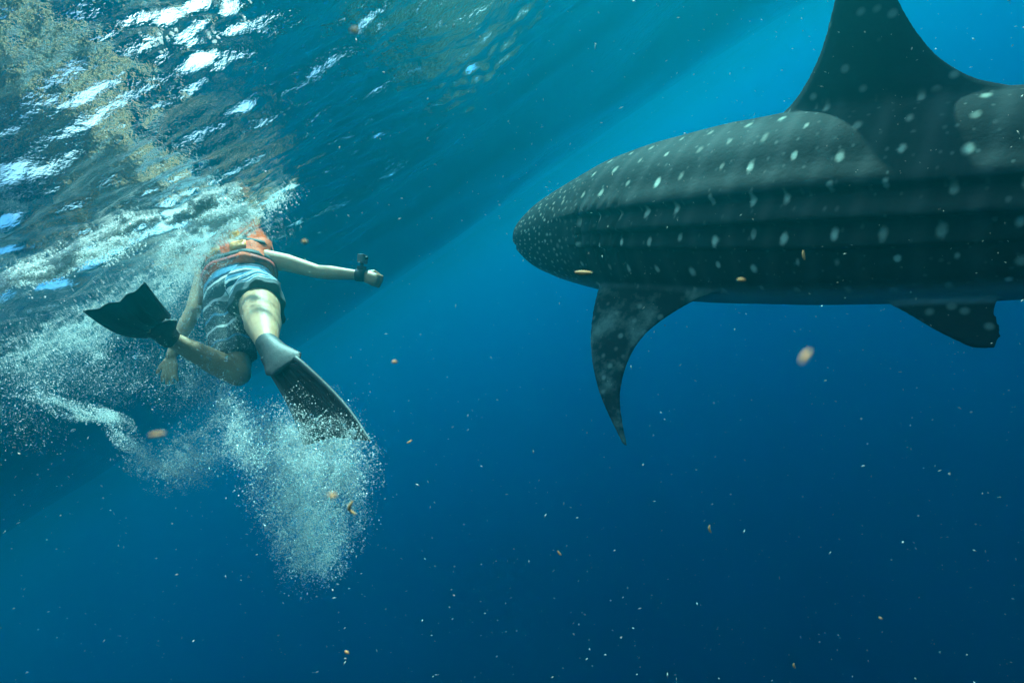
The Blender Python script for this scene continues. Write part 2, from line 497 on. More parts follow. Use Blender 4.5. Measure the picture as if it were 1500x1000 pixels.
# faint bars between the spot columns
wv = math_node(n, l, 'SINE', math_node(n, l, 'MULTIPLY_ADD', xo, 6.2 * 2 * math.pi, math_node(n, l, 'MULTIPLY', noise(n, l, 2.0, 2, 0.5, oc), 4.0)))
bars = math_node(n, l, 'MULTIPLY', math_node(n, l, 'POWER', math_node(n, l, 'MULTIPLY_ADD', wv, 0.5, 0.5), 5.0), hm.outputs[0])
bars = math_node(n, l, 'MULTIPLY', bars, math_node(n, l, 'MULTIPLY', bo, 0.35))
blotch = noise(n, l, 7, 5, 0.65, oc)
fine = noise(n, l, 60, 3, 0.6, oc)
base = mixc(n, l, ramp(n, l, blotch, [(0.3, 0.0), (0.72, 1.0)]), (0.012, 0.011, 0.012), (0.027, 0.024, 0.024))
base = mixc(n, l, math_node(n, l, 'MULTIPLY', fine, 0.35), base, (0.036, 0.032, 0.032))
sv = n.new('ShaderNodeCombineXYZ'); l.new(math_node(n, l, 'MULTIPLY', xo, 15.0), sv.inputs[0]); l.new(math_node(n, l, 'MULTIPLY', po, 4.0), sv.inputs[1])
streak = math_node(n, l, 'POWER', noise(n, l, 1.0, 4, 0.6, sv.outputs[0]), 2.5)
base = mixc(n, l, math_node(n, l, 'MULTIPLY', math_node(n, l, 'MULTIPLY', streak, bo), 1.2, clamp=True), base, (0.052, 0.046, 0.044))
small = math_node(n, l, 'MULTIPLY', spots(13, 19, 0.9, 0.02, 0.12, 1.5), 0.35)
base = mixc(n, l, math_node(n, l, 'MULTIPLY', small, fin_sp), base, (0.30, 0.32, 0.29))
base = mixc(n, l, bars, base, (0.095, 0.088, 0.084))
base = mixc(n, l, sp, base, (0.72, 0.68, 0.54))
base = mixc(n, l, math_node(n, l, 'MULTIPLY', belly.outputs[0], bo), base, (0.34, 0.36, 0.37))
finm = math_node(n, l, 'MULTIPLY', math_node(n, l, 'SUBTRACT', 1.0, bo), ramp(n, l, noise(n, l, 6, 5, 0.7, oc), [(0.48, 0.0), (0.75, 1.0)]))
finm = math_node(n, l, 'MULTIPLY', finm, math_node(n, l, 'GREATER_THAN', 1.7, xo))
base = mixc(n, l, math_node(n, l, 'MULTIPLY', finm, 0.8), base, (0.30, 0.31, 0.26))
fv = n.new('ShaderNodeTexVoronoi'); fv.inputs['Scale'].default_value = 13; l.new(oc, fv.inputs['Vector'])
fin_dots = ramp(n, l, fv.outputs['Distance'], [(0.12, 1.0), (0.26, 0.0)])
fdots = math_node(n, l, 'MULTIPLY', math_node(n, l, 'SUBTRACT', 1.0, bo), fin_dots)
base = mixc(n, l, math_node(n, l, 'MULTIPLY', fdots, 0.45), base, (0.4, 0.42, 0.36))
l.new(base, b.inputs['Base Color'])
b.inputs['Roughness'].default_value = 0.6
b.inputs['Specular IOR Level'].default_value = 0.02
bnp = n.new('ShaderNodeBump'); bnp.inputs['Strength'].default_value = 0.25; bnp.inputs['Distance'].default_value = 0.01
l.new(noise(n, l, 45, 4, 0.6, oc), bnp.inputs['Height']); l.new(bnp.outputs[0], b.inputs['Normal'])
l.new(b.outputs[0], out.inputs['Surface'])
SHARK_MAT = m

nose = P(781, 335, 3.84)
mid = P(1290, 305, 2.18)
ax = (mid - nose).normalized()                            # snout to tail
up = (u_w * 0.765 - f_w * 0.64 + r_w * (-0.02)); up = (up - ax * up.dot(ax)).normalized()
side = up.cross(ax).normalized()
shark = empty('whale_shark', nose)
shark.matrix_world = Matrix.Translation(nose) @ Matrix((ax, side, up)).transposed().to_4x4()
tag(shark, 'huge dark grey whale shark with rows of pale spots and tall dorsal fin', 'whale shark')
link('body', shark_me, SHARK_MAT, shark)
eye_mat = simple_mat('shark_eye', (0.01, 0.01, 0.012), (0.02, 0.02, 0.02), 0.15, 30)
for sg in (-1, 1):
    e = Soup(); hwx = float(np.interp(0.33, ST[:, 0], ST[:, 3]))
    c = Vector((0.33, sg * (hwx * 0.985 - 0.006), -0.03))
    e.ellipsoid(c, (Vector((0.026, 0, 0)), Vector((0, 0.016, 0)), Vector((0, 0, 0.022))))
    link('eye', e.mesh('eye'), eye_mat, shark)

# ------------------------------------------------------------------ swimmer
pel = P(352, 428, 2.90); chest = P(351, 388, 3.12); neck = P(350, 360, 3.30); headp = P(350, 342, 3.45)
rsh = P(397, 378, 3.12); lsh = P(306, 381, 3.20)
rel = P(466, 398, 3.10); rwr = P(528, 403, 3.06); rkn = P(556, 412, 3.04)
lel = P(283, 455, 2.98); lwr = P(251, 520, 2.86); lkn = P(247, 545, 2.84)
rhip = P(377, 428, 2.86); lhip = P(331, 434, 2.92)
rknee = P(383, 463, 2.46); rank = P(391, 503, 2.12); rtoe = P(412, 537, 2.02)
lknee = P(349, 548, 2.58); lank = P(249, 496, 2.44); ltoe = P(215, 476, 2.32)
sp_ = (neck - pel).normalized(); lat = (rsh - lsh); lat = (lat - sp_ * lat.dot(sp_)).normalized(); back = lat.cross(sp_).normalized()

person = empty('person', pel)
tag(person, 'snorkeller in orange vest and striped shorts kicking away at the surface', 'person')
skin_mat = simple_mat('skin', (0.54, 0.27, 0.14), (0.66, 0.37, 0.21), 0.45, 14, 0.15, 0.4)
bd = Soup()
# trunk
def ring_at(c, hw_, hd, seg=28): return [c + lat * hw_ * math.cos(2 * math.pi * j / seg) + back * hd * math.sin(2 * math.pi * j / seg) for j in range(seg)]
ln = (neck - pel).length
trunk = [(-0.22, 0.09, 0.07), (-0.12, 0.155, 0.105), (0.0, 0.17, 0.115), (0.25, 0.15, 0.105), (0.5, 0.165, 0.11), (0.75, 0.18, 0.115), (0.92, 0.16, 0.10), (1.0, 0.08, 0.07)]
bd.loft([ring_at(pel + sp_ * (ln * t), a, c) for t, a, c in trunk])
bd.limb([neck - sp_ * 0.04, headp - sp_ * 0.02], [0.062, 0.058])
hd_dir = sp_
bd.ellipsoid(headp + sp_ * 0.11, (lat * 0.077, back * 0.095, sp_ * 0.118))
bd.ellipsoid(headp + sp_ * 0.04 - back * 0.045, (lat * 0.055, back * 0.05, sp_ * 0.07))       # jaw
bd.ellipsoid(headp + sp_ * 0.085 - back * 0.098, (lat * 0.014, back * 0.022, sp_ * 0.026))     # nose
for s1 in (-1, 1): bd.ellipsoid(headp + sp_ * 0.09 + lat * 0.08 * s1, (lat * 0.010, back * 0.02, sp_ * 0.032))
# arms
mid_ = lambda a, b, t: a * (1 - t) + b * t
bd.limb([rsh - lat * 0.03, mid_(rsh, rel, 0.35), rel], [0.062, 0.053, 0.041])
bd.limb([rel, mid_(rel, rwr, 0.3), rwr], [0.041, 0.043, 0.027])
bd.limb([lsh + lat * 0.03, mid_(lsh, lel, 0.35), lel], [0.060, 0.050, 0.041])
bd.limb([lel, mid_(lel, lwr, 0.3), lwr], [0.041, 0.043, 0.027])
# right hand: a loose fist at the end of the arm
hx = (rkn - rwr).normalized(); hy = (u_w - hx * u_w.dot(hx)).normalized(); hz_ = hx.cross(hy)
bd.limb([rwr, rwr + hx * 0.055, rwr + hx * 0.085], [0.027, 0.036, 0.034], flat=(hz_, 0.62))
for k in range(4):
    o = hy * (0.030 - 0.020 * k)
    k1 = rwr + hx * (0.098 - 0.004 * abs(k - 1.2)) + o + hz_ * -0.006
    k2 = k1 + hx * 0.030 - hz_ * 0.018; k3 = k2 - hx * 0.012 - hz_ * 0.026; k4 = k3 - hx * 0.026 + hz_ * 0.004
    bd.limb([rwr + hx * 0.06 + o * 0.8, k1, k2, k3, k4], [0.012, 0.0115, 0.0105, 0.0098, 0.009], 10)
t0_ = rwr + hx * 0.03 + hy * 0.026 - hz_ * 0.010
bd.limb([t0_, t0_ + hx * 0.035 + hy * 0.018 - hz_ * 0.015, t0_ + hx * 0.062 + hy * 0.010 - hz_ * 0.034, t0_ + hx * 0.070 - hy * 0.010 - hz_ * 0.048], [0.015, 0.0135, 0.0115, 0.0095], 10)
# left hand: open, fingers hanging down and spread
gx_ = (P(246, 572, 2.83) - lwr).normalized(); gz_ = (-f_w - gx_ * (-f_w).dot(gx_)).normalized(); gy_ = gx_.cross(gz_).normalized()
if gy_.dot(r_w) < 0: gy_ = -gy_
bd.limb([lwr, lwr + gx_ * 0.05, lwr + gx_ * 0.088], [0.027, 0.040, 0.038], flat=(gz_, 0.38))
for k, (ln_, sp2) in enumerate(((0.060, 0.16), (0.076, 0.05), (0.072, -0.05), (0.056, -0.18))):
    o = gy_ * (-0.031 + 0.021 * k)
    r1 = lwr + gx_ * 0.085 + o
    dr = (gx_ - gy_ * sp2).normalized()
    bd.limb([r1 - gx_ * 0.03, r1, r1 + dr * ln_ * 0.5 + gz_ * 0.004, r1 + dr * ln_ - gz_ * 0.008], [0.0125, 0.011, 0.010, 0.0085], 10)
t1_ = lwr + gx_ * 0.035 - gy_ * 0.028
bd.limb([t1_, t1_ + gx_ * 0.030 - gy_ * 0.026, t1_ + gx_ * 0.062 - gy_ * 0.040], [0.015, 0.0125, 0.010], 10)
# legs
bd.limb([rhip, mid_(rhip, rknee, 0.35), mid_(rhip, rknee, 0.75), rknee], [0.105, 0.102, 0.094, 0.084], 20)
bd.limb([rknee, mid_(rknee, rank, 0.3), mid_(rknee, rank, 0.65), rank], [0.082, 0.080, 0.060, 0.042], 20)
bd.limb([lhip, mid_(lhip, lknee, 0.35), mid_(lhip, lknee, 0.75), lknee], [0.092, 0.086, 0.070, 0.060], 20)
bd.limb([lknee, mid_(lknee, lank, 0.3), mid_(lknee, lank, 0.65), lank], [0.060, 0.062, 0.050, 0.037], 20)
# feet
for a_, t_ in ((rank, rtoe), (lank, ltoe)):
    d = (t_ - a_).normalized()
    bd.limb([a_, a_ + d * 0.06, a_ + d * 0.15], [0.040, 0.042, 0.030], 14)
body_me = bd.skin('body', pel, 0.0052, 6)
link('body', body_me, skin_mat, person)
# hair on the head, above and past the shoulders
hs = Soup()
hs.ellipsoid(headp + sp_ * 0.125 + back * 0.016, (lat * 0.088, back * 0.098, sp_ * 0.118))
hm_ = simple_mat('dark_hair', (0.02, 0.014, 0.010), (0.05, 0.035, 0.025), 0.5, 60, 0.5)
link('hair', hs.skin('hair', pel, 0.01, 3), hm_, person)

# shorts
so = Soup()
so.loft([ring_at(pel + sp_ * (ln * t), a, c) for t, a, c in ((-0.24, 0.12, 0.09), (-0.12, 0.176, 0.126), (0.05, 0.186, 0.132), (0.26, 0.176, 0.127))])
def leg_tube(hip, knee, t_end, ra, rb):
    d = (knee - hip); pts = [hip - d * 0.12, hip + d * 0.25 * t_end, hip + d * 0.6 * t_end, hip + d * t_end]
    dn = d.normalized(); x_ = dn.cross(Vector((0.3, 0.5, 1))).normalized(); y_ = x_.cross(dn)
    rr = [ra * 0.9, ra, (ra + rb) / 2, rb]
    g = random.Random(int(ra * 1e4) + int(knee.x * 1e4))
    ph = [g.uniform(0, 6.28) for _ in range(4)]
    so.loft([[p + (x_ * math.cos(a) + y_ * math.sin(a)) * r * (1 + 0.035 * i * math.sin(3 * a + ph[i]) + 0.028 * i * math.sin(8 * a + ph[0] + i * 0.7)) for a in [2 * math.pi * j / 40 for j in range(40)]] for i, (p, r) in enumerate(zip(pts, rr))])
leg_tube(rhip, rknee, 0.62, 0.128, 0.128)
leg_tube(lhip, lknee, 0.84, 0.118, 0.098)
sho = so.skin('shorts', pel, 0.007, 4)
Vs = co_of(sho) + np.array(pel)
def along(V, a, b_):
    a = np.array(a); d = np.array(b_) - a; t = (V - a) @ d / (d @ d)
    return t, np.linalg.norm(V - (a + np.clip(t, 0, 1)[:, None] * d), axis=1)
tr_, dr_ = along(Vs, rhip, rknee); tl_, dl_ = along(Vs, lhip, lknee)
rightside = dr_ < dl_
tt = np.where(rightside, tr_, tl_)
at2 = sho.attributes.new('cloth_map', 'FLOAT_VECTOR', 'POINT')
at2.data.foreach_set('vector', np.stack([tt, rightside.astype(float), np.zeros_like(tt)], -1).astype(np.float32).ravel())
m, n, l, out = nodes_of('striped_shorts')
b = n.new('ShaderNodeBsdfPrincipled'); b.inputs['Roughness'].default_value = 0.75; b.inputs['Specular IOR Level'].default_value = 0.2
an = n.new('ShaderNodeAttribute'); an.attribute_name = 'cloth_map'
sx = n.new('ShaderNodeSeparateXYZ'); l.new(an.outputs['Vector'], sx.inputs[0])
tw = math_node(n, l, 'ADD', sx.outputs[0], math_node(n, l, 'MULTIPLY_ADD', noise(n, l, 7, 2), 0.16, -0.08))
navy, wht, sky_b, grey = (0.015, 0.03, 0.07), (0.72, 0.74, 0.72), (0.09, 0.25, 0.40), (0.07, 0.085, 0.095)
u_ = n.new('ShaderNodeMapRange'); l.new(tw, u_.inputs[0]); u_.inputs[1].default_value = -0.4; u_.inputs[2].default_value = 1.0
def bands(seq):
    r = ramp(n, l, u_.outputs[0], seq); r.node.color_ramp.interpolation = 'CONSTANT'; return r
rp = bands([(0.0, navy), (0.14, sky_b), (0.18, wht), (0.21, navy), (0.25, sky_b), (0.29, wht), (0.32, navy), (0.35, wht), (0.38, sky_b), (0.43, navy), (0.46, wht), (0.49, sky_b), (0.53, wht), (0.55, grey)])
lp = bands([(0.0, navy), (0.14, wht), (0.18, sky_b), (0.26, navy), (0.30, wht), (0.33, grey), (0.44, wht), (0.465, grey), (0.56, sky_b), (0.58, grey), (0.66, wht), (0.68, grey), (0.78, sky_b), (0.80, grey)])
l.new(mixc(n, l, sx.outputs[1], lp, rp), b.inputs['Base Color'])
bnp = n.new('ShaderNodeBump'); bnp.inputs['Strength'].default_value = 0.6; bnp.inputs['Distance'].default_value = 0.012
l.new(noise(n, l, 22, 3), bnp.inputs['Height']); l.new(bnp.outputs[0], b.inputs['Normal'])
l.new(b.outputs[0], out.inputs['Surface'])
link('shorts', sho, m, person)

# life vest with webbing and bright tabs
vest_mat = simple_mat('orange_vest_cloth', (0.80, 0.085, 0.012), (0.90, 0.14, 0.02), 0.7, 18, 0.4, 0.3)
web_mat = simple_mat('black_webbing', (0.012, 0.012, 0.014), (0.03, 0.03, 0.03), 0.7, 60)
tab_mat = simple_mat('bright_orange_tab', (0.90, 0.30, 0.04), (0.95, 0.38, 0.07), 0.5, 30)
vs = Soup()
VR = [(0.20, 0.185, 0.135), (0.24, 0.205, 0.155), (0.45, 0.200, 0.158), (0.70, 0.205, 0.160), (0.90, 0.190, 0.145), (1.02, 0.14, 0.115), (1.06, 0.10, 0.08)]
def vest_ring(t, a, c, seg=72):
    out = []
    for j in range(seg):
        q = 2 * math.pi * j / seg
        k = 1 + 0.035 * math.sin(5 * q + 9 * t) + 0.03 * math.sin(9 * q - 14 * t + 1) + 0.02 * math.sin(22 * t + 2 * q)
        out.append(pel + sp_ * (ln * (t + 0.02 * math.sin(3 * q + 1))) + lat * a * k * math.cos(q) + back * c * k * math.sin(q))
    return out
VT = [0.18] + [0.20 + 0.86 * i / 24 for i in range(25)]
vs.loft([vest_ring(t, float(np.interp(t, [v[0] for v in VR], [v[1] for v in VR])), float(np.interp(t, [v[0] for v in VR], [v[2] for v in VR]))) for t in VT])
vest = link('life_vest', vs.skin('life_vest', pel, 0.008, 3), vest_mat, person)
def vr(t):
    ts, aa, cc = zip(*VR); return float(np.interp(t, ts, aa)), float(np.interp(t, ts, cc))
def band(t0, t1, proud, mat, name, a0=0, a1=360):
    s = Soup(); seg = max(4, int((a1 - a0) / 9)); rings = []
    for j in range(seg + 1):
        a = R(a0 + (a1 - a0) * j / seg); ring = []
        for (t, k) in ((t0, -0.01), (t0, proud), (t1, proud), (t1, -0.01)):
            w, d = vr(t); t = t + 0.018 * math.sin(3 * a + 1) + 0.012 * math.sin(7 * a); c = pel + sp_ * (ln * t)
            kk = 1 + 0.02 * math.sin(5 * a + 9 * t); w, d = w * kk, d * kk
            ring.append(c + lat * (w + k) * math.cos(a) + back * (d + k) * math.sin(a))
        rings.append(ring)
    s.loft(rings, cap=(a1 - a0 < 360))
    o = link(name, s.mesh(name, pel), mat, vest); o.location = (0, 0, 0)
    return o
band(0.28, 0.36, 0.006, web_mat, 'strap'); band(0.56, 0.62, 0.006, web_mat, 'strap')
for a in (-120, -84, -50, 60, 100):
    band(0.385, 0.545, 0.012, tab_mat, 'reflective_tab', a, a + 24)
band(0.22, 0.27, 0.006, simple_mat('dark_red_trim', (0.35, 0.03, 0.02), (0.45, 0.05, 0.03), 0.7), 'hem_trim')

# swim fins
pocket_mat = simple_mat('grey_fin_rubber', (0.022, 0.025, 0.025), (0.055, 0.06, 0.058), 0.55, 25, 0.1)
blade_mat = simple_mat('black_fin_blade', (0.005, 0.006, 0.007), (0.012, 0.013, 0.014), 0.5, 16, 0.15, 0.2)
rail_mat = simple_mat('dark_fin_rail', (0.025, 0.028, 0.028), (0.05, 0.053, 0.05), 0.5, 30)
def swim_fin(label, ank, corners, pmat):
    """corners: base left, base right, tip left, tip right of the blade"""
    root = empty('swim_fin', Vector((0, 0, 0))); root.parent = person
    root['label'] = label
    bl_, br_, tl_, tr_ = corners
    b0 = (bl_ + br_) / 2
    d = (b0 - ank).normalized(); dist = (b0 - ank).length
    wv_ = (br_ - bl_); wv_ = (wv_ - d * wv_.dot(d)).normalized()
    nv = d.cross(wv_).normalized()
    s = Soup(); rings = []
    w_end = (br_ - bl_).length / 2
    for t, a, c in ((-0.05, 0.034, 0.040), (-0.02, 0.046, 0.050), (0.25, 0.050, 0.050), (0.5, 0.054, 0.044), (0.75, w_end * 0.8, 0.036), (1.0, w_end * 0.96, 0.022), (1.15, w_end * 0.8, 0.010)):
        cc = ank + d * (dist * t)
        rings.append([cc + wv_ * a * math.cos(2 * math.pi * j / 24) + nv * c * math.sin(2 * math.pi * j / 24) for j in range(24)])
    s.loft(rings)
    link('foot_pocket', s.skin('foot_pocket', pel, 0.006, 3), pmat, root)
    nb = (tr_ - tl_).normalized().cross(((tl_ + tr_) / 2 - b0).normalized()).normalized()
    rows, cols = 22, 14
    def pt(u, v):
        q = (v + 1) / 2
        flare = 0.07 * math.sin(math.pi * max(u, 0) * 0.9) * (tr_ - tl_)
        e0 = bl_ * (1 - q) + br_ * q; e1 = tl_ * (1 - q) + tr_ * q
        ln_ = (e1 - e0)
        return e0 + ln_ * u + flare * v * 0.5 + ln_.normalized() * (-0.03 * (1 - abs(v)) * max(u, 0) ** 6) + nb * (0.035 * math.sin(math.pi * u) + 0.006 * math.cos(3.2 * math.pi * v) * u)
    s = Soup(); rings = []
    for i in range(rows + 1):
        u = i / rows; ring = []
        for sg in (1, -1):
            for j in (range(cols + 1) if sg > 0 else range(cols, -1, -1)):
                ring.append(pt(u, -1 + 2 * j / cols) + nb * sg * (0.0045 * (1 - 0.55 * u)))
        rings.append(ring)
    s.loft(rings)
    link('blade', s.mesh('blade', pel), blade_mat, root)
    for v in (-0.985, 0.985):
        s = Soup()
        s.limb([pt(-0.06, v * 0.95)] + [pt(u / 10, v) for u in range(11)], [0.012] + [0.012 - 0.0008 * k for k in range(11)], 10)
        link('rail', s.mesh('rail', pel), rail_mat, root)
    for v in (-0.45, 0.0, 0.45):
        s = Soup()
        s.limb([pt(u / 10, v) for u in range(1, 9)], [0.0085 - 0.0006 * k for k in range(8)], 8)
        link('rib', s.mesh('rib', pel), blade_mat, root)
    return root
swim_fin('long dark fin with grey foot pocket trailing bubbles', rank, (P(390, 533, 2.02), P(442, 532, 1.98), P(448, 652, 1.86), P(543, 646, 1.78)), pocket_mat)
swim_fin('black fin raised sideways beside the foam', lank, (P(212, 492, 2.36), P(246, 462, 2.30), P(124, 457, 2.02), P(212, 416, 2.05)), rail_mat)

# action camera on a wrist strap
cr = P(533, 401, 3.05)
actcam = empty('action_camera', cr)
tag(actcam, 'small dark action camera strapped to the outstretched wrist', 'camera')
ah = (rwr - rel).normalized(); au = (u_w - ah * u_w.dot(ah)).normalized(); an_ = ah.cross(au)
s = Soup(); wc = rwr + ah * 0.004
s.loft([[wc + ah * t + (au * math.cos(2 * math.pi * j / 28) + an_ * math.sin(2 * math.pi * j / 28)) * r for j in range(28)] for t, r in ((-0.028, 0.030), (-0.027, 0.038), (0.027, 0.038), (0.028, 0.030))])
st = link('wrist_strap', s.mesh('wrist_strap', cr), web_mat, actcam)
s = Soup(); s.box(wc + au * 0.044, (ah * 0.022, au * 0.009, an_ * 0.02)); s.box(wc + au * 0.062, (ah * 0.007, au * 0.014, an_ * 0.009))
link('mount', bevelled(s.mesh('mount', cr), 0.002), web_mat, actcam)
cb_ = wc + au * 0.098
s = Soup(); s.box(cb_, (ah * 0.019, au * 0.025, an_ * 0.034))
case_mat = simple_mat('grey_camera_case', (0.10, 0.11, 0.11), (0.2, 0.21, 0.2), 0.3)
link('case', bevelled(s.mesh('case', cr), 0.004), case_mat, actcam)
s = Soup(); s.limb([cb_ + ah * 0.016 + au * 0.006, cb_ + ah * 0.026 + au * 0.006], [0.012, 0.010], 16)
link('lens', s.mesh('lens', cr), blade_mat, actcam)

# ------------------------------------------------------------------ bubbles
OCT_V = np.array([(1, 0, 0), (-1, 0, 0), (0, 1, 0), (0, -1, 0), (0, 0, 1), (0, 0, -1)], float)
OCT_F = np.array([(0, 2, 4), (2, 1, 4), (1, 3, 4), (3, 0, 4), (2, 0, 5), (1, 2, 5), (3, 1, 5), (0, 3, 5)])
def ico():
    p = (1 + 5 ** 0.5) / 2
    V = np.array([(-1, p, 0), (1, p, 0), (-1, -p, 0), (1, -p, 0), (0, -1, p), (0, 1, p), (0, -1, -p), (0, 1, -p), (p, 0, -1), (p, 0, 1), (-p, 0, -1), (-p, 0, 1)]) / math.hypot(1, p)
    F = np.array([(0, 11, 5), (0, 5, 1), (0, 1, 7), (0, 7, 10), (0, 10, 11), (1, 5, 9), (5, 11, 4), (11, 10, 2), (10, 7, 6), (7, 1, 8), (3, 9, 4), (3, 4, 2), (3, 2, 6), (3, 6, 8), (3, 8, 9), (4, 9, 5), (2, 4, 11), (6, 2, 10), (8, 6, 7), (9, 8, 1)])
    return V, F
ICO_V, ICO_F = ico()
def rand_rot(k):
    q = rng.normal(size=(k, 4)); q /= np.linalg.norm(q, axis=1, keepdims=True)
    w, x, y, z = q.T
    return np.stack([np.stack([1 - 2 * (y * y + z * z), 2 * (x * y - z * w), 2 * (x * z + y * w)], -1),
                     np.stack([2 * (x * y + z * w), 1 - 2 * (x * x + z * z), 2 * (y * z - x * w)], -1),
                     np.stack([2 * (x * z - y * w), 2 * (y * z + x * w), 1 - 2 * (x * x + y * y)], -1)], 1)
def scatter_mesh(name, C, rad, V0, F0, squash=(1, 1, 1), jitter=0.3):
    k = len(C)
    sc = np.array(squash) * (1 + jitter * rng.uniform(-1, 1, (k, 3))) * rad[:, None]
    pts = np.einsum('kij,kvj->kvi', rand_rot(k), V0[None] * sc[:, None, :]) + C[:, None, :]
    F = F0[None] + (np.arange(k) * len(V0))[:, None, None]
    return mesh_np(name, pts.reshape(-1, 3), F.reshape(-1, 3))

m, n, l, out = nodes_of('air_bubble')
df = n.new('ShaderNodeBsdfDiffuse'); df.inputs['Color'].default_value = (0.95, 0.96, 0.95, 1)
tl = n.new('ShaderNodeBsdfTranslucent'); tl.inputs['Color'].default_value = (0.95, 0.96, 0.95, 1)
gl = n.new('ShaderNodeBsdfGlossy'); gl.inputs['Roughness'].default_value = 0.12
m1 = n.new('ShaderNodeMixShader'); m1.inputs[0].default_value = 0.60
l.new(df.outputs[0], m1.inputs[1]); l.new(tl.outputs[0], m1.inputs[2])
m2 = n.new('ShaderNodeMixShader'); m2.inputs[0].default_value = 0.12
l.new(m1.outputs[0], m2.inputs[1]); l.new(gl.outputs[0], m2.inputs[2])
tb = n.new('ShaderNodeBsdfTransparent'); m3 = n.new('ShaderNodeMixShader'); m3.inputs[0].default_value = 0.35
l.new(m2.outputs[0], m3.inputs[1]); l.new(tb.outputs[0], m3.inputs[2])
l.new(m3.outputs[0], out.inputs['Surface'])
BUB = m

def turb(p, f, seed):
    """smooth swirling offset field on photograph-plane coordinates"""
    g = np.random.default_rng(seed); o = np.zeros_like(p)
    for k in range(10):
        w = g.normal(size=3) * f * 1.6 ** (k / 3); ph = g.uniform(0, 6.28); d = g.normal(size=3); d -= w * (d @ w) / (w @ w)
        o += d[None] * np.sin(p @ w + ph)[:, None] / 1.6 ** (k / 3)
    return o
def fil(p, f, seed):
    """0..1 wispy density"""
    g = np.random.default_rng(seed); a = np.zeros(len(p)); q = p + 0.06 * turb(p, f * 0.8, seed + 5)
    for k in range(9):
        w = g.normal(size=3) * f * 1.45 ** (k / 2); a += np.sin(q @ w + g.uniform(0, 6.28)) / 1.45 ** (k / 2) * 0.8
    return 1 / (1 + np.exp(-2.2 * a))

def cloud(blobs, total, thick, swirl=0.02, f=9.0, seed=1, sharp=1.0):
    """points in soft patches (x, y, radius x, radius y, turn in degrees, depth, share) as the photograph shows them"""
    w = np.array([b[6] for b in blobs], float); w /= w.sum()
    out = []
    for b_, k in zip(blobs, (w * total * 2.2).astype(int)):
        u = rng.normal(size=(k, 2)) * 0.55
        rr = np.hypot(*u.T); u[rr > 1.25] *= (1.0 / rr[rr > 1.25])[:, None]
        c, s_ = math.cos(R(b_[4])), math.sin(R(b_[4]))
        px = b_[0] + c * u[:, 0] * b_[2] - s_ * u[:, 1] * b_[3]
        py = b_[1] + s_ * u[:, 0] * b_[2] + c * u[:, 1] * b_[3]
        out.append(Pn(px, py, b_[5] + rng.normal(0, thick * 0.5, k)))
    p = np.concatenate(out)
    p = p + swirl * turb(p, f, seed)
    dn = fil(p, f * 2.0, seed + 1)
    keep = rng.random(len(p)) < dn ** sharp
    return p[keep][:total * 2]

def below_surface(p, gap=0.004):
    z = wave_height(p[:, 0], p[:, 1]); p[:, 2] = np.minimum(p[:, 2], z - gap); return p

def bubble_object(name, label, p, r0_, r1_, big=0.04):
    p = below_surface(p)
    rad = r0_ + (r1_ - r0_) * rng.random(len(p)) ** 3.5
    o = link(name, scatter_mesh(name, p, rad, OCT_V, OCT_F, (1.25, 1.0, 0.75)), BUB)
    tag(o, label, None, None, 'stuff')
    return o

plume = [(450, 655, 60, 38, 25, 1.95, 3.0), (430, 700, 62, 55, 10, 1.95, 4.5), (450, 760, 56, 52, 0, 2.0, 4.5), (458, 812, 38, 24, 0, 2.02, 1.8),
         (498, 700, 28, 62, -12, 1.9, 1.8), (395, 650, 45, 35, 20, 2.0, 2.2), (350, 645, 35, 16, 15, 2.1, 1.4), (330, 600, 40, 22, 10, 2.3, 1.0), (320, 575, 36, 16, 20, 2.4, 0.8),
         (470, 612, 40, 20, 30, 1.98, 0.7), (515, 665, 26, 36, -20, 1.85, 0.9), (455, 655, 40, 14, 0, 1.72, 0.8), (505, 662, 30, 12, 0, 1.70, 0.5)]
bubble_object('bubble_plume', 'dense white bubble plume boiling below the long fin', cloud(plume, 36000, 0.20, 0.035, 9, 3, 1.5), 0.0009, 0.0038)
trail = [(90, 592, 40, 8, 8, 2.3, 1.2), (140, 605, 40, 8, 18, 2.3, 1.5), (175, 628, 34, 9, 38, 2.3, 1.6), (205, 655, 26, 12, 45, 2.25, 1.0), (235, 680, 45, 24, 0, 2.2, 2.0), (265, 695, 45, 26, -10, 2.2, 1.6),
         (265, 650, 40, 20, -30, 2.2, 1.0), (285, 625, 40, 6, -25, 2.2, 0.6), (310, 665, 40, 30, 0, 2.2, 0.9), (60, 560, 60, 30, 0, 2.4, 0.8)]
bubble_object('bubble_trail', 'thin winding bubble trail drifting off the raised fin', cloud(trail, 9000, 0.14, 0.03, 9, 11, 1.5), 0.0010, 0.0042)
around = [(210, 400, 110, 45, -25, 2.9, 4.0), (90, 440, 110, 50, -15, 2.7, 3.6), (270, 450, 45, 70, 0, 2.75, 2.6), (120, 530, 130, 50, 5, 2.5, 2.6), (30, 500, 70, 60, 0, 2.4, 1.4),
          (250, 545, 60, 50, 0, 2.65, 1.6), (300, 500, 50, 50, 0, 2.5, 1.3), (290, 360, 60, 36, -25, 2.85, 3.0), (300, 410, 26, 50, 0, 2.75, 2.0), (330, 345, 50, 16, -20, 2.95, 1.6), (350, 335, 60, 22, -20, 3.1, 1.4), (60, 380, 80, 30, -25, 2.7, 1.5), (20, 600, 60, 50, 0, 2.3, 0.7), (95, 478, 22, 7, -8, 2.4, 0.7)]
bubble_object('splash_bubbles', 'cloud of fine bubbles churned up round the snorkeller', cloud(around, 24000, 0.30, 0.05, 7, 23, 1.9), 0.0009, 0.0038)

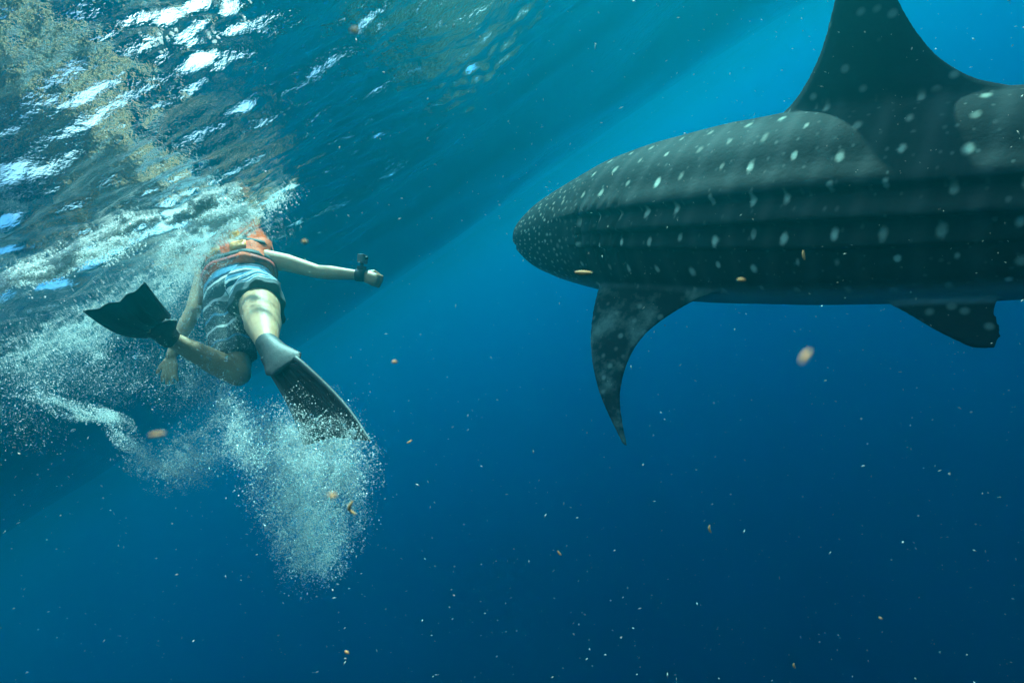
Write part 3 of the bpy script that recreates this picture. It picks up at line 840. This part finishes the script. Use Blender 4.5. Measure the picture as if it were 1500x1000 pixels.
# froth too fine to see as single bubbles
TET_V = np.array([(1, 1, 1), (1, -1, -1), (-1, 1, -1), (-1, -1, 1)], float) / 3 ** 0.5
TET_F = np.array([(0, 1, 2), (0, 3, 1), (0, 2, 3), (1, 3, 2)])
def froth(name, label, p, r0_, r1_):
    p = below_surface(p)
    o = link(name, scatter_mesh(name, p, r0_ + (r1_ - r0_) * rng.random(len(p)) ** 2, TET_V, TET_F), BUB)
    return tag(o, label, None, None, 'stuff')
froth('plume_froth', 'milky fine froth inside the bubble plume under the long fin', cloud([b_[:2] + (b_[2] * 0.92, b_[3] * 0.92) + b_[4:] for b_ in plume], 120000, 0.16, 0.04, 10, 3, 2.2), 0.0006, 0.0017)
froth('trail_froth', 'milky fine froth along the winding bubble trail', cloud(trail, 36000, 0.12, 0.03, 9, 11, 2.2), 0.0006, 0.0016)
froth('splash_froth', 'milky fine froth round the kicking legs and vest', cloud(around, 130000, 0.26, 0.05, 7, 23, 2.4), 0.0006, 0.0017)

# larger wobbling bubbles among them
m, n, l, out = nodes_of('clear_bubble')
fr_ = n.new('ShaderNodeLayerWeight'); fr_.inputs['Blend'].default_value = 0.45
g_ = n.new('ShaderNodeBsdfGlossy'); g_.inputs['Roughness'].default_value = 0.04
t_ = n.new('ShaderNodeBsdfTransparent'); x_ = n.new('ShaderNodeMixShader')
l.new(fr_.outputs['Facing'], x_.inputs[0]); l.new(t_.outputs[0], x_.inputs[1]); l.new(g_.outputs[0], x_.inputs[2])
l.new(x_.outputs[0], out.inputs['Surface'])
lb = below_surface(np.concatenate([cloud(plume, 260, 0.2, 0.04, 9, 3, 1), cloud(around, 420, 0.3, 0.05, 7, 23, 1), cloud(trail, 90, 0.14, 0.03, 9, 11, 1)]))
tag(link('large_bubbles', scatter_mesh('large_bubbles', lb, 0.004 + 0.006 * rng.random(len(lb)) ** 3, ICO_V, ICO_F, (1.3, 1.2, 0.7)), m), 'scattered clear bubbles larger than the froth round the fins', None, None, 'stuff')

# foam lying against the surface over the swimmer
def foam_on_surface(spots_, total, seed):
    w = np.array([b[4] for b in spots_], float); w /= w.sum(); out = []
    for b_, k in zip(spots_, (w * total * 2).astype(int)):
        px = b_[0] + rng.normal(size=k) * b_[2] * 0.5; py = b_[1] + rng.normal(size=k) * b_[3] * 0.5 - (px - b_[0]) * 0.45
        v = Pn(px, py, np.ones(k)) - Cn
        p = Cn + v * ((-0.01 - CAM_Z) / v[:, 2])[:, None]
        out.append(p)
    p = np.concatenate(out)
    p = p[fil(p, 16, seed) > 0.5 + 0.3 * rng.random(len(p))]
    p[:, 2] = wave_height(p[:, 0], p[:, 1]) - np.abs(rng.normal(0, 0.012, len(p))) - 0.003
    return p
fs = foam_on_surface([(275, 318, 60, 14, 3), (200, 345, 80, 16, 2), (110, 400, 100, 22, 2.5), (350, 325, 60, 14, 2), (30, 430, 60, 24, 1.5), (320, 300, 50, 12, 0.8), (300, 345, 40, 20, 2.5), (315, 50, 50, 30, 0.4)], 40000, 31)
rad = 0.0014 + 0.005 * rng.random(len(fs)) ** 3
o = tag(link('surface_foam', scatter_mesh('surface_foam', fs, rad, OCT_V, OCT_F, (1.2, 1, 0.8)), BUB), 'white foam caught under the surface beside the vest', None, None, 'stuff')

# ------------------------------------------------------------------ drifting particles
k = 4200
d = 0.5 + 3.6 * rng.random(k) ** 0.8
px = rng.uniform(-60, 1560, k); py = rng.uniform(-60, 1060, k)
p = Pn(px, py, d)
p = p[p[:, 2] < -0.06]
rad = (0.0008 + 0.0019 * rng.random(len(p)) ** 4) * np.clip(np.linalg.norm(p - Cn, axis=1) / 1.6, 0.35, 1.3)
pm = simple_mat('pale_drifting_specks', (0.55, 0.52, 0.40), (0.85, 0.82, 0.70), 0.6, 3)
tag(link('drifting_specks', scatter_mesh('drifting_specks', p, rad, OCT_V, OCT_F, (0.55, 0.6, 2.2), 0.5), pm), 'tiny pale specks drifting all through the water', None, None, 'stuff')

fm = simple_mat('orange_fleck', (0.75, 0.36, 0.12), (0.85, 0.50, 0.22), 0.6, 60)
tiny = 'tiny orange plankton speck drifting in open blue water'
flecks = [(855, 400, 0.60, 13, 3.6, 0, 0.1, "orange rod shaped plankton fleck just ahead of the shark's pectoral fin"), (1180, 522, 0.115, 11, 4, -50, 0, "blurred orange plankton blob adrift below the shark's belly"),
          (511, 745, 0.45, 11, 2.8, 80, 1.3, 'bent hook shaped orange plankton fleck over the bubble plume'), (487, 726, 0.17, 5, 4, 0, 0, 'blurred round orange plankton dot over the bubble plume'),
          (446, 354, 0.30, 3.2, 3, 0, 0, 'round orange plankton dot between vest and outstretched arm'), (578, 530, 0.35, 3, 2.8, 0, 0, tiny),
          (1039, 775, 0.7, 6, 1.6, 75, 0.5, tiny), (819, 810, 0.7, 4, 1.5, 50, 0.3, tiny), (230, 636, 0.16, 11, 3, -10, 0, 'blurred reddish streak of plankton over the thin bubble trail'),
          (1177, 374, 0.7, 7, 2, 75, 0.2, "upright orange plankton sliver against the shark's flank"), (1086, 410, 0.35, 6, 2.6, 5, 0, "small orange plankton fleck near the shark's lower flank"),
          (600, 647, 0.7, 4, 1.5, -30, 0.3, tiny), (508, 955, 0.5, 3, 2, 40, 0.2, tiny), (1163, 975, 0.7, 4, 1.4, 70, 0.4, tiny), (1290, 905, 0.6, 3, 1.5, 30, 0.2, tiny), (520, 45, 0.18, 5, 4, 0, 0, 'blurred pale plankton dot below the rippled surface')]
for (px, py, d, a, w, ang, bend, lab) in flecks:
    sc_ = d / FPX; c = P(px, py, d)
    dx = r_w * math.cos(R(ang)) - u_w * math.sin(R(ang)); dy = r_w * math.sin(R(ang)) + u_w * math.cos(R(ang))
    s = Soup()
    pts = [dx * (t * a * sc_) + dy * (bend * a * sc_ * 0.6 * abs(t) ** 1.5) + f_w * (0.15 * t * a * sc_) for t in (-0.9, -0.45, 0, 0.45, 0.9)]
    s.limb([c + q for q in pts], [w * sc_ * v for v in (0.5, 0.9, 1.0, 0.85, 0.45)], 10)
    tag(link('plankton_fleck', s.mesh('plankton_fleck', c), fm, None, c), lab, 'plankton', 'orange flecks drifting in the water')
